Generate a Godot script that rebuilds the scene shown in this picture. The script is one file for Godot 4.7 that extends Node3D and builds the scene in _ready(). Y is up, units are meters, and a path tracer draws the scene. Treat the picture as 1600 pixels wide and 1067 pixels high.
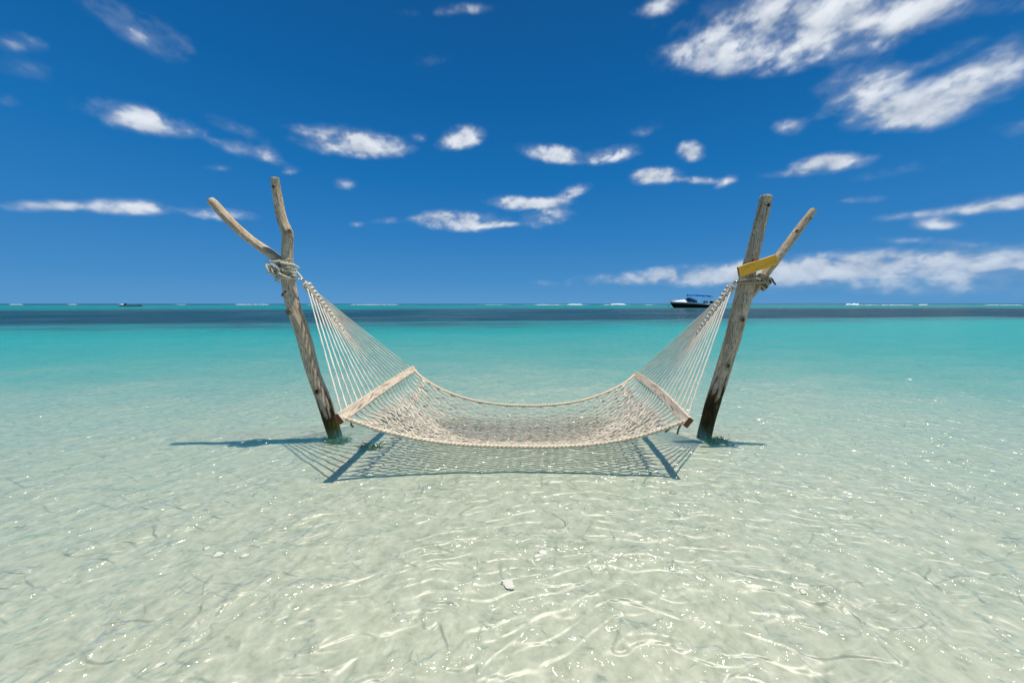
extends Node3D
# A rope hammock slung between two forked driftwood posts in a shallow tropical lagoon.

const SUN_DIR := Vector3(0.19, 1.0, -0.07)   # towards the sun, near the zenith
const SKY_W := 3072
const SKY_H := 1536

var rng := RandomNumberGenerator.new()
var n_relief := FastNoiseLite.new()
var n_swell := FastNoiseLite.new()
var n_chop := FastNoiseLite.new()
var n_wood := FastNoiseLite.new()
var M := {}


# ------------------------------------------------------------------ mesh buffer
class Buf:
	var v := PackedVector3Array()
	var n := PackedVector3Array()
	var uv := PackedVector2Array()
	var c := PackedColorArray()
	var i := PackedInt32Array()

	func put(p: Vector3, nn: Vector3, t: Vector2, col: Color) -> int:
		v.append(p)
		n.append(nn)
		uv.append(t)
		c.append(col)
		return v.size() - 1

	func tri(a: int, b: int, d: int) -> void:
		i.append(a)
		i.append(b)
		i.append(d)

	# four corners, given so that the face looks along the normal nn
	func quad(a: Vector3, b: Vector3, d: Vector3, e: Vector3, col: Color) -> void:
		var nn := (d - a).cross(b - a).normalized()
		var k := put(a, nn, Vector2(0, 0), col)
		put(b, nn, Vector2((b - a).length(), 0), col)
		put(d, nn, Vector2((b - a).length(), (d - b).length()), col)
		put(e, nn, Vector2(0, (d - b).length()), col)
		tri(k, k + 1, k + 2)
		tri(k, k + 2, k + 3)

	func mesh(face_out := true) -> ArrayMesh:
		if face_out:
			# turn each triangle so that it faces the way its normals point
			for k in range(0, i.size(), 3):
				var a := v[i[k]]
				if (v[i[k + 2]] - a).cross(v[i[k + 1]] - a).dot(n[i[k]] + n[i[k + 1]] + n[i[k + 2]]) < 0.0:
					var q := i[k + 1]
					i[k + 1] = i[k + 2]
					i[k + 2] = q
		var arr := []
		arr.resize(Mesh.ARRAY_MAX)
		arr[Mesh.ARRAY_VERTEX] = v
		arr[Mesh.ARRAY_NORMAL] = n
		arr[Mesh.ARRAY_TEX_UV] = uv
		arr[Mesh.ARRAY_COLOR] = c
		arr[Mesh.ARRAY_INDEX] = i
		var m := ArrayMesh.new()
		m.add_surface_from_arrays(Mesh.PRIMITIVE_TRIANGLES, arr)
		return m


func part(b: Buf, called: String, mat: Material, parent: Node) -> MeshInstance3D:
	var o := MeshInstance3D.new()
	o.name = called
	o.mesh = b.mesh(b.v.size() < 90000)
	o.mesh.surface_set_material(0, mat)
	parent.add_child(o, true)
	return o


func thing(called: String, label: String, category: String, at := Vector3.ZERO, group := "") -> Node3D:
	var o := Node3D.new()
	o.name = called
	add_child(o)
	o.position = at
	tag(o, label, category, group)
	return o


func tag(o: Node, label: String, category: String, group := "") -> void:
	o.set_meta("label", label)
	o.set_meta("category", category)
	if group:
		o.set_meta("group", group)


func structure(o: Node, label := "") -> void:
	o.set_meta("kind", "structure")
	if label:
		o.set_meta("label", label)


func lin(r: float, g: float, b: float) -> Color:
	return Color(r, g, b).linear_to_srgb()


# ------------------------------------------------------------------ sky
# air: colour by height above the horizon; clouds: [azimuth, height, long axis (2), short axis (2), strength], degrees
const CLOUDS := [
	[36.52, 29.49, 10.29, -2.49, 0.50, -2.92, 1.00], [27.91, 29.89, 5.68, -0.75, 0.42, -2.08, 0.70], [32.93, 27.59, 5.84, -0.91, 0.29, -1.47, 0.65], [43.04, 28.45, 5.15, -1.25, 0.40, -1.81, 0.65],
	[41.21, 26.60, 4.61, -0.69, 0.43, -1.71, 0.65], [35.79, 31.03, 6.29, -1.65, 0.28, -1.64, 0.50], [42.35, 22.38, 3.03, 0.44, 0.85, -2.29, 0.95], [46.23, 18.99, 4.19, -0.64, 0.32, -1.78, 1.00],
	[49.55, 19.36, 3.89, 0.75, 0.71, -2.11, 0.85], [51.62, 21.04, 2.63, 0.64, 0.52, -1.45, 0.70], [48.00, 23.12, 3.36, 0.17, 0.26, -0.82, 0.50], [38.96, 21.02, 1.99, 0.27, 0.23, -0.65, 0.50],
	[50.05, 25.91, 3.03, -0.87, 0.25, -1.18, 0.55], [21.03, 35.23, 2.61, -0.21, 0.26, -1.00, 0.80], [25.48, 19.91, 1.42, -0.23, 0.06, -1.12, 1.10], [20.83, 17.50, 2.93, -0.13, 0.12, -1.05, 1.10],
	[26.44, 16.42, 3.40, -0.60, 0.01, -0.47, 0.80], [29.89, 15.78, 1.07, 0.38, 0.31, -0.67, 0.80], [6.80, 21.32, 4.61, -0.78, -0.16, -1.10, 0.95], [14.33, 20.84, 3.88, 0.15, 0.18, -1.03, 0.95],
	[-7.72, 23.32, 2.83, 0.68, 0.29, -1.27, 1.10], [-23.41, 21.18, 6.19, 0.32, -0.24, -1.58, 1.10], [-26.90, 22.20, 3.57, 0.68, -0.03, -0.64, 0.50], [-34.89, 18.35, 2.97, -0.18, -0.25, -0.92, 0.80],
	[-36.03, 20.17, 2.94, -0.61, -0.29, -0.74, 0.40], [-31.92, 17.66, 1.70, -0.44, -0.23, -0.58, 0.60], [-44.37, 18.99, 4.04, 0.18, -0.32, -1.36, 0.85], [-43.91, 26.89, 3.07, -0.82, -0.67, -1.41, 0.72],
	[-40.42, 26.66, 0.70, -0.42, -0.52, -0.81, 0.50], [-51.67, 20.44, 1.69, -0.16, -0.32, -1.05, 0.32], [-52.19, 22.29, 1.34, 0.39, -0.13, -0.70, 0.36], [-52.94, 17.98, 1.02, 0.14, -0.12, -0.63, 0.30],
	[-51.77, 9.24, 2.78, 0.56, -0.05, -0.59, 0.95], [-45.31, 10.28, 3.46, 0.46, -0.09, -0.86, 0.95], [-37.92, 10.77, 3.13, 0.19, -0.09, -0.74, 0.75], [-10.21, 36.23, 3.80, 0.65, 0.05, -0.49, 0.50],
	[-5.42, 36.76, 1.93, 0.11, -0.01, -0.44, 0.42], [-11.71, 31.75, 1.96, 0.63, 0.22, -0.70, 0.36], [-8.10, 12.34, 5.87, -0.02, -0.07, -1.37, 1.15], [-1.99, 11.99, 3.30, 0.19, 0.02, -0.46, 0.90],
	[-15.50, 12.46, 3.77, 0.55, 0.03, -0.53, 0.60], [0.00, 15.08, 3.24, -0.16, -0.05, -0.98, 0.90], [4.93, 15.03, 4.53, 0.20, 0.07, -0.80, 1.00], [9.10, 16.21, 2.21, 0.74, 0.36, -0.82, 0.85],
	[5.44, 13.04, 3.36, 0.61, 0.31, -1.34, 0.85], [-24.30, 16.31, 1.23, -0.02, -0.15, -0.80, 0.80], [-22.88, 11.16, 1.08, 0.09, -0.02, -0.43, 0.70], [36.33, 20.43, 1.52, -0.24, 0.13, -0.87, 0.75],
	[40.76, 15.80, 3.09, -0.32, 0.15, -0.95, 1.15], [37.61, 15.31, 3.07, -0.43, 0.05, -0.50, 0.70], [45.74, 13.93, 2.96, -0.02, 0.12, -0.58, 0.28], [43.74, 11.42, 1.81, -0.22, 0.05, -0.41, 0.50],
	[48.16, 6.41, 2.40, -0.42, 0.03, -0.45, 0.55], [50.44, 9.09, 4.51, -0.14, 0.09, -0.61, 0.85], [48.89, 8.08, 1.53, -0.25, 0.06, -0.69, 1.00], [53.11, 9.19, 1.74, -0.17, 0.10, -0.75, 0.85],
	[53.17, 15.49, 1.56, 0.10, 0.18, -0.76, 0.30], [50.04, 4.17, 10.20, -0.31, 0.16, -1.53, 1.00], [40.75, 4.17, 10.48, -0.16, 0.16, -1.65, 1.00], [29.42, 3.76, 11.42, 0.05, 0.12, -1.47, 0.95],
	[15.76, 3.48, 10.18, 0.19, 0.06, -0.96, 0.50], [52.51, 2.63, 6.85, -0.40, 0.10, -1.22, 0.65], [45.69, 2.18, 17.70, -0.62, 0.11, -1.40, 0.60], [19.55, 23.32, 1.66, 0.18, 0.23, -0.74, 0.35],
	[-13.81, 23.05, 1.35, 0.13, -0.02, -0.61, 0.35], [53.36, 5.45, 2.13, -0.27, 0.03, -0.35, 0.40], [-37.74, 15.97, 1.41, 0.30, -0.02, -0.35, 0.35], [-30.77, 16.84, 0.76, 0.13, -0.02, -0.37, 0.60]]


func air(el: float) -> Color:
	# degrees above the horizon -> radiance
	var stops := [[0.0, Color(0.105, 0.315, 0.595)], [4.0, Color(0.062, 0.262, 0.565)], [10.0, Color(0.030, 0.205, 0.52)], [18.0, Color(0.011, 0.160, 0.455)], [28.0, Color(0.006, 0.118, 0.365)], [40.0, Color(0.006, 0.088, 0.285)], [90.0, Color(0.008, 0.075, 0.25)]]
	for k in stops.size() - 1:
		if el <= stops[k + 1][0]:
			var t: float = (el - stops[k][0]) / (stops[k + 1][0] - stops[k][0])
			return (stops[k][1] as Color).lerp(stops[k + 1][1], clampf(t, 0.0, 1.0))
	return stops[-1][1]


func make_sky() -> Image:
	var data := PackedFloat32Array()
	data.resize(SKY_W * SKY_H * 3)
	for y in SKY_H:
		var el := 90.0 - (y + 0.5) / SKY_H * 180.0
		var c := air(maxf(el, 0.0))
		var row := PackedFloat32Array()
		row.resize(3)
		for x in SKY_W:
			var k := (y * SKY_W + x) * 3
			data[k] = c.r
			data[k + 1] = c.g
			data[k + 2] = c.b
		if el < -1.0:
			# everything below the horizon is one colour
			break
	var list := CLOUDS.duplicate()
	rng.seed = 77
	for k in 120:
		# the same kind of fair-weather cloud goes on all round the sky
		var az := rng.randf_range(62.0, 298.0)
		if az > 180.0:
			az -= 360.0
		var el := 4.0 + 46.0 * pow(rng.randf(), 1.5)
		var a := rng.randf_range(1.5, 7.0)
		list.append([az, el, a, rng.randf_range(-0.15, 0.15) * a, 0.05 * a, -a * rng.randf_range(0.18, 0.34), rng.randf_range(0.4, 1.1)])
	var field := {}
	var half := SKY_H / 2
	var F := PackedFloat32Array()
	F.resize(SKY_W * (half + 1))
	for q in list:
		var el0: float = q[1]
		var ce := cos(deg_to_rad(el0))
		var det: float = q[2] * q[5] - q[3] * q[4]
		var reach_az: float = 1.5 * (absf(q[2]) + absf(q[4])) / ce
		var reach_el: float = 1.5 * (absf(q[3]) + absf(q[5]))
		var y0 := maxi(0, int((90.0 - el0 - reach_el) / 180.0 * SKY_H))
		var y1 := mini(half, int((90.0 - el0 + reach_el) / 180.0 * SKY_H))
		var x0 := int((q[0] - reach_az + 180.0) / 360.0 * SKY_W)
		var x1 := int((q[0] + reach_az + 180.0) / 360.0 * SKY_W)
		var s: float = q[6]
		for y in range(y0, y1 + 1):
			var de := 90.0 - (y + 0.5) / SKY_H * 180.0 - el0
			for x in range(x0, x1 + 1):
				var da: float = ((x + 0.5) / SKY_W * 360.0 - 180.0 - q[0]) * ce
				var u: float = (da * q[5] - de * q[4]) / det
				var w: float = (de * q[2] - da * q[3]) / det
				# flat below, billowing above
				var r2 := u * u + w * w * (1.0 if w < 0.0 else 1.5)
				if r2 < 2.2:
					var k := y * SKY_W + posmod(x + SKY_W / 2, SKY_W)
					var g := s * (1.0 - r2 / 2.2)
					F[k] = maxf(F[k], g) + 0.25 * minf(F[k], g)
	var big := FastNoiseLite.new()
	big.seed = 5
	big.frequency = 1.0
	big.fractal_octaves = 5
	big.fractal_gain = 0.5
	big.domain_warp_enabled = true
	big.domain_warp_amplitude = 0.25
	big.domain_warp_frequency = 1.1
	for y in half:
		var el := deg_to_rad(90.0 - (y + 0.5) / SKY_H * 180.0)
		var dh := cos(el)
		var over := 1.0 - exp(-el * 14.0)
		for x in SKY_W:
			var k := y * SKY_W + x
			if F[k] <= 0.0:
				continue
			var az := ((x + 0.5) / SKY_W) * TAU
			# cloud billows, flattened a little, as fine near the horizon as overhead
			var dirv := Vector3(sin(az) * dh, sin(el) * 1.7, cos(az) * dh) * 9.0
			var t := big.get_noise_3dv(dirv)
			var t2 := big.get_noise_3dv(dirv * 2.9 + Vector3(40, 0, 7))
			var d := F[k] * 1.15 + t * 0.88 + t2 * 0.38 - 0.31
			if d <= -0.25:
				continue
			var a := smoothstep(0.0, 0.92, d) * minf(1.0, 0.2 + F[k] * 0.9)
			# blue shows through all but the thickest parts
			a *= 0.62 + 0.32 * smoothstep(0.2, 1.15, d + t * 0.5)
			a *= 0.72 + 0.28 * over
			a = maxf(a, 0.22 * smoothstep(-0.25, 0.5, d) * minf(1.0, F[k] * 1.3))
			# billows are whitest where little cloud lies above them, greyer underneath
			var thick := smoothstep(0.35, 1.1, d)
			var above := big.get_noise_3dv(dirv + Vector3(0, 0.30, 0))
			var shade := clampf(0.84 + 0.42 * (t - above) + 0.10 * t2, 0.55, 1.08)
			var c := Color(0.60, 0.665, 0.76).lerp(Color(0.80, 0.845, 0.90), thick) * Color(shade, lerpf(shade, 1.0, 0.12), lerpf(shade, 1.0, 0.3))
			c = c.lerp(Color(0.30, 0.43, 0.62), (1.0 - over) * 0.75)
			var j := k * 3
			data[j] = lerpf(data[j], c.r, a)
			data[j + 1] = lerpf(data[j + 1], c.g, a)
			data[j + 2] = lerpf(data[j + 2], c.b, a)
	for k in data.size():
		data[k] /= 1.38
	var im := Image.create_from_data(SKY_W, SKY_H, false, Image.FORMAT_RGBF, data.to_byte_array())
	return im


func build_air() -> void:
	var cam := Camera3D.new()
	cam.name = "camera"
	cam.fov = 87.22
	cam.near = 0.05
	cam.far = 30000.0
	cam.position = Vector3(0, 0.9, 0)
	cam.rotation_degrees = Vector3(-5.964, 0, 0)
	add_child(cam)
	cam.current = true
	var pano := PanoramaSkyMaterial.new()
	pano.panorama = ImageTexture.create_from_image(make_sky())
	var sky := Sky.new()
	sky.sky_material = pano
	var e := Environment.new()
	e.background_mode = Environment.BG_SKY
	e.sky = sky
	e.tonemap_mode = Environment.TONE_MAPPER_LINEAR
	e.tonemap_exposure = 1.38
	e.volumetric_fog_enabled = true
	e.volumetric_fog_density = 0.0
	e.sdfgi_enabled = true
	e.ssao_enabled = true
	e.ssil_enabled = true
	var we := WorldEnvironment.new()
	we.name = "world"
	we.environment = e
	add_child(we)
	var sun := DirectionalLight3D.new()
	sun.name = "sun"
	sun.light_color = Color(1.0, 0.96, 0.89)
	sun.light_energy = 1.42
	sun.light_angular_distance = 0.9
	sun.shadow_enabled = true
	add_child(sun)
	sun.look_at_from_position(SUN_DIR, Vector3.ZERO, Vector3(0, 0, 1))


# ------------------------------------------------------------------ sea
# offshore distance, turned 12 degrees: the sand, the channel and the reef run a little askew
const SHORE := Vector2(-0.2079, -0.9781)


func offshore(x: float, z: float) -> float:
	return x * 0.0 - z


func profile(d: float) -> float:
	# depth of the sand below the still water, metres
	var s := [[-30.0, 0.05], [0.0, 0.06], [2.0, 0.085], [2.6, 0.10], [4.0, 0.15], [5.5, 0.21], [8.0, 0.28], [12.0, 0.32], [17.5, 0.36], [20.0, 2.2], [55.0, 2.4], [66.0, 1.0], [300.0, 1.4], [340.0, 0.9], [400.0, 9.0], [5000.0, 30.0]]
	for k in s.size() - 1:
		if d <= s[k + 1][0]:
			return lerpf(s[k][1], s[k + 1][1], clampf((d - s[k][0]) / (s[k + 1][0] - s[k][0]), 0.0, 1.0))
	return 30.0


func askew(x: float, z: float) -> float:
	# distance along the line that runs straight out to the reef
	return -z * 0.982 - x * 0.188


func bed(x: float, z: float) -> float:
	var d := -z
	var a := clampf((d - 12.0) / 8.0, 0.0, 1.0)
	var y := -profile(lerpf(d, askew(x, z), a))
	var fine := clampf(1.0 - d / 14.0, 0.0, 1.0)
	if fine > 0.0:
		y += fine * (0.012 * n_relief.get_noise_2d(x * 1.3, z * 1.3) + 0.006 * n_relief.get_noise_2d(x * 5.0 + 30.0, z * 6.5) + 0.0035 * n_relief.get_noise_2d(x * 15.0, z * 19.0 + 9.0))
	# low sand bars further out, drawn out along the shore
	var bars := smoothstep(2.2, 5.0, d) * smoothstep(22.0, 15.0, d)
	if bars > 0.0:
		y += bars * (0.034 * n_relief.get_noise_2d(x * 1.5 + 70.0, z * 2.4) + 0.055 * n_relief.get_noise_2d(x * 0.35 - 20.0, z * 0.6))
	return y


func waves(x: float, z: float, step: float) -> float:
	var d := absf(z)
	var y := 0.030 * n_swell.get_noise_2d(x * 0.8 + z * 0.25, z * 1.15 - x * 0.2) * clampf(1.0 - step / 0.8, 0.0, 1.0)
	if step < 0.24:
		y += 0.0070 * n_chop.get_noise_2d(x * 2.2 + z * 0.5, z * 3.0) * clampf(1.6 - step / 0.15, 0.0, 1.0)
	if step < 0.05:
		y += 0.0014 * n_chop.get_noise_2d(x * 6.0 - 20.0, z * 8.0 + x * 1.5) * clampf(1.6 - step / 0.03, 0.0, 1.0)
	return y


func sheet(rows: PackedFloat32Array, cols: int, spread: float, near_half: float, fn: Callable, uv_scale: float) -> Buf:
	# a sheet whose rows lie further apart with distance; spread: half width per metre out
	var b := Buf.new()
	var nr := rows.size()
	for r in nr:
		var z := rows[r]
		var step_z := absf(rows[mini(r + 1, nr - 1)] - rows[maxi(r - 1, 0)]) * 0.5
		var hw := near_half + spread * absf(z)
		for k in cols:
			var s := -1.0 + 2.0 * k / (cols - 1)
			var x := s * hw
			b.v.append(Vector3(x, fn.call(x, z, maxf(step_z, 2.0 * hw / cols)), z))
			b.uv.append(Vector2(x, z) * uv_scale)
			b.c.append(Color.WHITE)
	b.n.resize(b.v.size())
	for r in nr:
		for k in cols:
			var a := r * cols + k
			var dx := b.v[r * cols + mini(k + 1, cols - 1)] - b.v[r * cols + maxi(k - 1, 0)]
			var dz := b.v[mini(r + 1, nr - 1) * cols + k] - b.v[maxi(r - 1, 0) * cols + k]
			var nn := dx.cross(dz)
			b.n[a] = (nn if nn.y > 0.0 else -nn).normalized()
	for r in nr - 1:
		for k in cols - 1:
			var a := r * cols + k
			# rows run away from the camera (-z), columns to the right: clockwise seen from above
			b.tri(a, a + cols, a + cols + 1)
			b.tri(a, a + cols + 1, a + 1)
	return b


func rows_out(first: float, near_step: float, grow_from: float, rate: float, last: float) -> PackedFloat32Array:
	var out := PackedFloat32Array()
	var z := first
	while z < last:
		out.append(-z)
		var d := absf(z)
		z += maxf(near_step, (d - grow_from) * rate * (6.0 if z < -1.0 else 1.0))
	out.append(-last)
	return out


func fog_box(called: String, from_d: float, to_d: float, top: float, bottom: float, albedo: Color, density: float, label: String) -> void:
	var f := FogVolume.new()
	f.name = called
	f.shape = RenderingServer.FOG_VOLUME_SHAPE_BOX
	var wide := maxf(to_d * 4.0, 60.0)
	f.size = Vector3(wide, top - bottom, to_d - from_d)
	var m := FogMaterial.new()
	m.albedo = albedo
	m.density = density
	f.material = m
	var out := Vector3(-0.188, 0, -0.982).normalized()
	f.position = out * (from_d + to_d) * 0.5 + Vector3(0, (top + bottom) * 0.5, 0)
	f.rotation.y = atan2(0.188, 0.982)
	add_child(f, true)
	structure(f, label)


const TILE := 4.8      # metres after which the sand's caustic-like ridge pattern repeats
const TILE_PX := 1024


# a smooth random field that repeats every TILE metres, made of waves of the given lengths
func wave_field(seed_at: int, shortest: float, longest: float, count: int, res: int) -> PackedFloat32Array:
	var r := RandomNumberGenerator.new()
	r.seed = seed_at
	var pad := 8
	var n := res + 2 * pad
	var vals := PackedFloat32Array()
	vals.resize(n * n)
	var total := 0.0
	var made := 0
	while made < count:
		var long := exp(r.randf_range(log(shortest), log(longest)))
		var way := r.randf_range(0.0, TAU)
		var kx := roundf(TILE / long * sin(way))
		var kz := roundf(TILE / long * cos(way))
		var ph := r.randf_range(0.0, TAU)
		if kx == 0.0 and kz == 0.0:
			continue
		made += 1
		total += long * long * 0.5
		for y in n:
			var b := kz * (y - pad) / res * TAU + ph
			var dx := kx / res * TAU
			for x in n:
				vals[y * n + x] += long * sin(b + dx * (x - pad))
	var norm := 1.0 / sqrt(total)
	for k in vals.size():
		vals[k] *= norm
	var im := Image.create_from_data(n, n, false, Image.FORMAT_RF, vals.to_byte_array())
	var up := TILE_PX / res
	im.resize(n * up, n * up, Image.INTERPOLATE_CUBIC)
	im = im.get_region(Rect2i(pad * up, pad * up, TILE_PX, TILE_PX))
	return im.get_data().to_float32_array()


# relief of the sand in centimetres: added ridges imitating caustic light, gentle to seaward, steep towards the shore
func caustic_relief() -> Image:
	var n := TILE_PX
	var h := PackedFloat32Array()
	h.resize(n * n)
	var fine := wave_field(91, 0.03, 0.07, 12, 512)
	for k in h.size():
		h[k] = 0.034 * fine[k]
	# [seed, crests across, crests along, wander, share of a ridge that is steep, height in cm]
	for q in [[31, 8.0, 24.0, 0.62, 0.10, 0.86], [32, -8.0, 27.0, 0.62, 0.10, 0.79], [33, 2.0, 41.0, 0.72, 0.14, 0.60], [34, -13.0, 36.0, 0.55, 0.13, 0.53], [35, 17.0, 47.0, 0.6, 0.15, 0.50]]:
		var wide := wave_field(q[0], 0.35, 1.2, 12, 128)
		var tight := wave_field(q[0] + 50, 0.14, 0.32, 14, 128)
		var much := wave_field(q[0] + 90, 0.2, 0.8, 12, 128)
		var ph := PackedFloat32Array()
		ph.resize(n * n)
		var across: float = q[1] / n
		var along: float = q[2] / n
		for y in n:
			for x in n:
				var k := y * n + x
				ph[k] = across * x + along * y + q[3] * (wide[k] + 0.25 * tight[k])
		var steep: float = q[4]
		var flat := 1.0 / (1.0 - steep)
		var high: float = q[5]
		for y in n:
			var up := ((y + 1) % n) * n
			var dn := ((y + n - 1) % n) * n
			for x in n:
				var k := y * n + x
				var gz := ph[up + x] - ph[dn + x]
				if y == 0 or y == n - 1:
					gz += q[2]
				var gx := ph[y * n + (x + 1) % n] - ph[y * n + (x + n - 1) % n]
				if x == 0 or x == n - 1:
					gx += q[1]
				# no ridges where their steep faces would turn from the shore and look dark
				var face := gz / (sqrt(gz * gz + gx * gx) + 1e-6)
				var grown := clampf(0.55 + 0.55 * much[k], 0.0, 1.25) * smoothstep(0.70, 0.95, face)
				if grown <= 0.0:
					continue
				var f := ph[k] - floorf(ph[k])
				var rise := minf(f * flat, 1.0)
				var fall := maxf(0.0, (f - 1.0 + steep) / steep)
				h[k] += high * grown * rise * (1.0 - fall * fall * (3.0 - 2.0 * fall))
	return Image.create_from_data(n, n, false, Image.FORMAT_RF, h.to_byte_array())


func build_sea() -> void:
	n_relief.seed = 3
	n_relief.frequency = 1.0
	n_relief.fractal_octaves = 3
	n_swell.seed = 11
	n_swell.frequency = 1.0
	n_swell.fractal_octaves = 2
	n_chop.seed = 23
	n_chop.frequency = 1.0
	n_chop.fractal_octaves = 3

	# sand: pale coral sand, its grain and bits of shell from two noises
	var grain := NoiseTexture2D.new()
	var gn := FastNoiseLite.new()
	gn.seed = 8
	gn.frequency = 0.03
	gn.fractal_octaves = 5
	gn.fractal_gain = 0.75
	grain.noise = gn
	grain.width = 2048
	grain.height = 2048
	grain.seamless = true
	var ramp := Gradient.new()
	ramp.offsets = PackedFloat32Array([0.0, 0.25, 0.5, 0.75, 1.0])
	ramp.colors = PackedColorArray([lin(0.20, 0.205, 0.145), lin(0.30, 0.315, 0.235), lin(0.352, 0.37, 0.285), lin(0.41, 0.42, 0.335), lin(0.55, 0.55, 0.46)])
	grain.color_ramp = ramp
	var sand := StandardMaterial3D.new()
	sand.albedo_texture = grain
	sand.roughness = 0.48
	sand.metallic_specular = 0.7  # gloss makes the added ridges glint as caustic-like lines
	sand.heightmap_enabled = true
	sand.heightmap_texture = ImageTexture.create_from_image(caustic_relief())
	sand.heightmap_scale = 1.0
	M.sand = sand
	var bedrows := rows_out(-12.0, 0.03, 0.2, 0.014, 9000.0)
	var bb := sheet(bedrows, 380, 2.0, 3.0, func(x, z, _s): return bed(x, z), 1.0 / TILE)
	structure(part(bb, "seabed", sand, self), "pale coral sand under the shallow water, with ridges added to imitate caustic light")

	# the water itself: clear near the sand, tinted by its own thickness further out
	fog_box("lagoon_water", -14.0, 19.3, -0.004, -4.0, lin(0.075, 0.98, 0.91), 0.72, "clear turquoise lagoon water over sand")
	# the channel's colour comes in by steps at both edges
	for q in [[17.6, 50.0, 0.22], [18.5, 57.0, 0.3], [19.6, 64.0, 0.4]]:
		fog_box("channel_water", q[0], q[1], -0.012, -4.0, lin(0.0, 0.095, 0.115), q[2], "dark blue channel water over weed")
	fog_box("reef_flat_water", 55.0, 345.0, -0.022, -4.0, lin(0.0, 0.62, 0.55), 0.36, "green lagoon water inside the reef")
	fog_box("open_sea_water", 345.0, 4000.0, -0.022, -40.0, lin(0.01, 0.14, 0.26), 0.3, "deep blue sea beyond the reef")

	var ripple := NoiseTexture2D.new()
	var rn := FastNoiseLite.new()
	rn.noise_type = FastNoiseLite.TYPE_SIMPLEX_SMOOTH
	rn.fractal_type = FastNoiseLite.FRACTAL_RIDGED
	rn.seed = 4
	rn.frequency = 0.005
	rn.fractal_octaves = 3
	rn.fractal_lacunarity = 2.3
	rn.fractal_gain = 0.45
	rn.domain_warp_enabled = true
	rn.domain_warp_amplitude = 60.0
	rn.domain_warp_frequency = 0.006
	rn.domain_warp_fractal_octaves = 2
	ripple.noise = rn
	ripple.width = 2048
	ripple.height = 2048
	ripple.seamless = true
	ripple.normalize = true
	var crest := Gradient.new()
	crest.offsets = PackedFloat32Array([0.0, 0.3, 0.6, 0.85, 1.0])
	crest.colors = PackedColorArray([Color(0, 0, 0), Color(0.06, 0.06, 0.06), Color(0.22, 0.22, 0.22), Color(0.58, 0.58, 0.58), Color(1, 1, 1)])
	ripple.color_ramp = crest
	var water := StandardMaterial3D.new()
	water.transparency = BaseMaterial3D.TRANSPARENCY_ALPHA
	water.albedo_color = Color(1, 1, 1, 0.0)
	water.roughness = 0.13
	water.metallic_specular = 0.35
	water.heightmap_enabled = true
	water.heightmap_texture = ripple
	water.heightmap_scale = 3.1
	M.water = water
	var wrows := rows_out(-12.0, 0.016, 0.4, 0.02, 9000.0)
	var wb := sheet(wrows, 520, 1.75, 2.5, waves, 1.0 / 3.2)
	structure(part(wb, "water", water, self), "clear rippling surface of the lagoon")
	print("sea ", wrows.size(), " ", bedrows.size())



# ------------------------------------------------------------------ rope, wood and small shapes
func smooth_path(keys: Array, steps: int) -> PackedVector3Array:
	var cur := Curve3D.new()
	for k in keys.size():
		var p: Vector3 = keys[k]
		var a: Vector3 = keys[maxi(k - 1, 0)]
		var d: Vector3 = keys[mini(k + 1, keys.size() - 1)]
		var t := (d - a) / 6.0
		cur.add_point(p, -t, t)
	var out := PackedVector3Array()
	for k in steps + 1:
		out.append(cur.samplef(float(k) / steps * (keys.size() - 1)))
	return out


# a tube along pts; lobes > 0 makes laid rope, its strands turning once every pitch metres
func tube(b: Buf, pts: PackedVector3Array, radii: PackedFloat32Array, sides: int, cols: PackedColorArray, lobes := 0, pitch := 0.05, cap := true) -> void:
	var np := pts.size()
	var up := Vector3(0.13, 0.31, 0.94).normalized()
	var first := b.v.size()
	var run := 0.0
	for k in np:
		var t := (pts[mini(k + 1, np - 1)] - pts[maxi(k - 1, 0)]).normalized()
		up = (up - t * up.dot(t)).normalized()
		var side := t.cross(up)
		if k > 0:
			run += pts[k].distance_to(pts[k - 1])
		var r: float = radii[mini(k, radii.size() - 1)]
		var col: Color = cols[mini(k, cols.size() - 1)]
		for m in sides + 1:
			var a := TAU * m / sides
			var rr := r
			var lean := 0.0
			var shade := 1.0
			if lobes > 0:
				var ph := lobes * a + TAU * run / pitch * lobes
				rr = r * (0.86 + 0.20 * absf(cos(ph * 0.5)))
				lean = 0.6 * sin(ph * 0.5) * signf(cos(ph * 0.5))
			var dirv := up * cos(a) + side * sin(a)
			var tan := side * cos(a) - up * sin(a)
			b.put(pts[k] + dirv * rr, (dirv + tan * lean).normalized(), Vector2(float(m) / sides, run), col)
	for k in np - 1:
		for m in sides:
			var a := first + k * (sides + 1) + m
			b.tri(a, a + 1, a + sides + 2)
			b.tri(a, a + sides + 2, a + sides + 1)
	if cap:
		for e in [0, np - 1]:
			var t := (pts[1] - pts[0]).normalized() * -1.0 if e == 0 else (pts[np - 1] - pts[np - 2]).normalized()
			var mid := b.put(pts[e] + t * radii[mini(e, radii.size() - 1)] * 0.12, t, Vector2(0.5, 0.0), cols[mini(e, cols.size() - 1)])
			var ring: int = first + e * (sides + 1)
			for m in sides:
				var p := b.put(b.v[ring + m], t, Vector2(0.5, 0.02), b.c[ring + m])
				var q := b.put(b.v[ring + m + 1], t, Vector2(0.5, 0.02), b.c[ring + m + 1])
				if e == 0:
					b.tri(mid, q, p)
				else:
					b.tri(mid, p, q)


func rope(b: Buf, keys: Array, r: float, col: Color, steps := 24, sides := 8, lobes := 3, pitch := 0.035) -> void:
	tube(b, smooth_path(keys, steps), PackedFloat32Array([r]), sides, PackedColorArray([col]), lobes, pitch)


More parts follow.
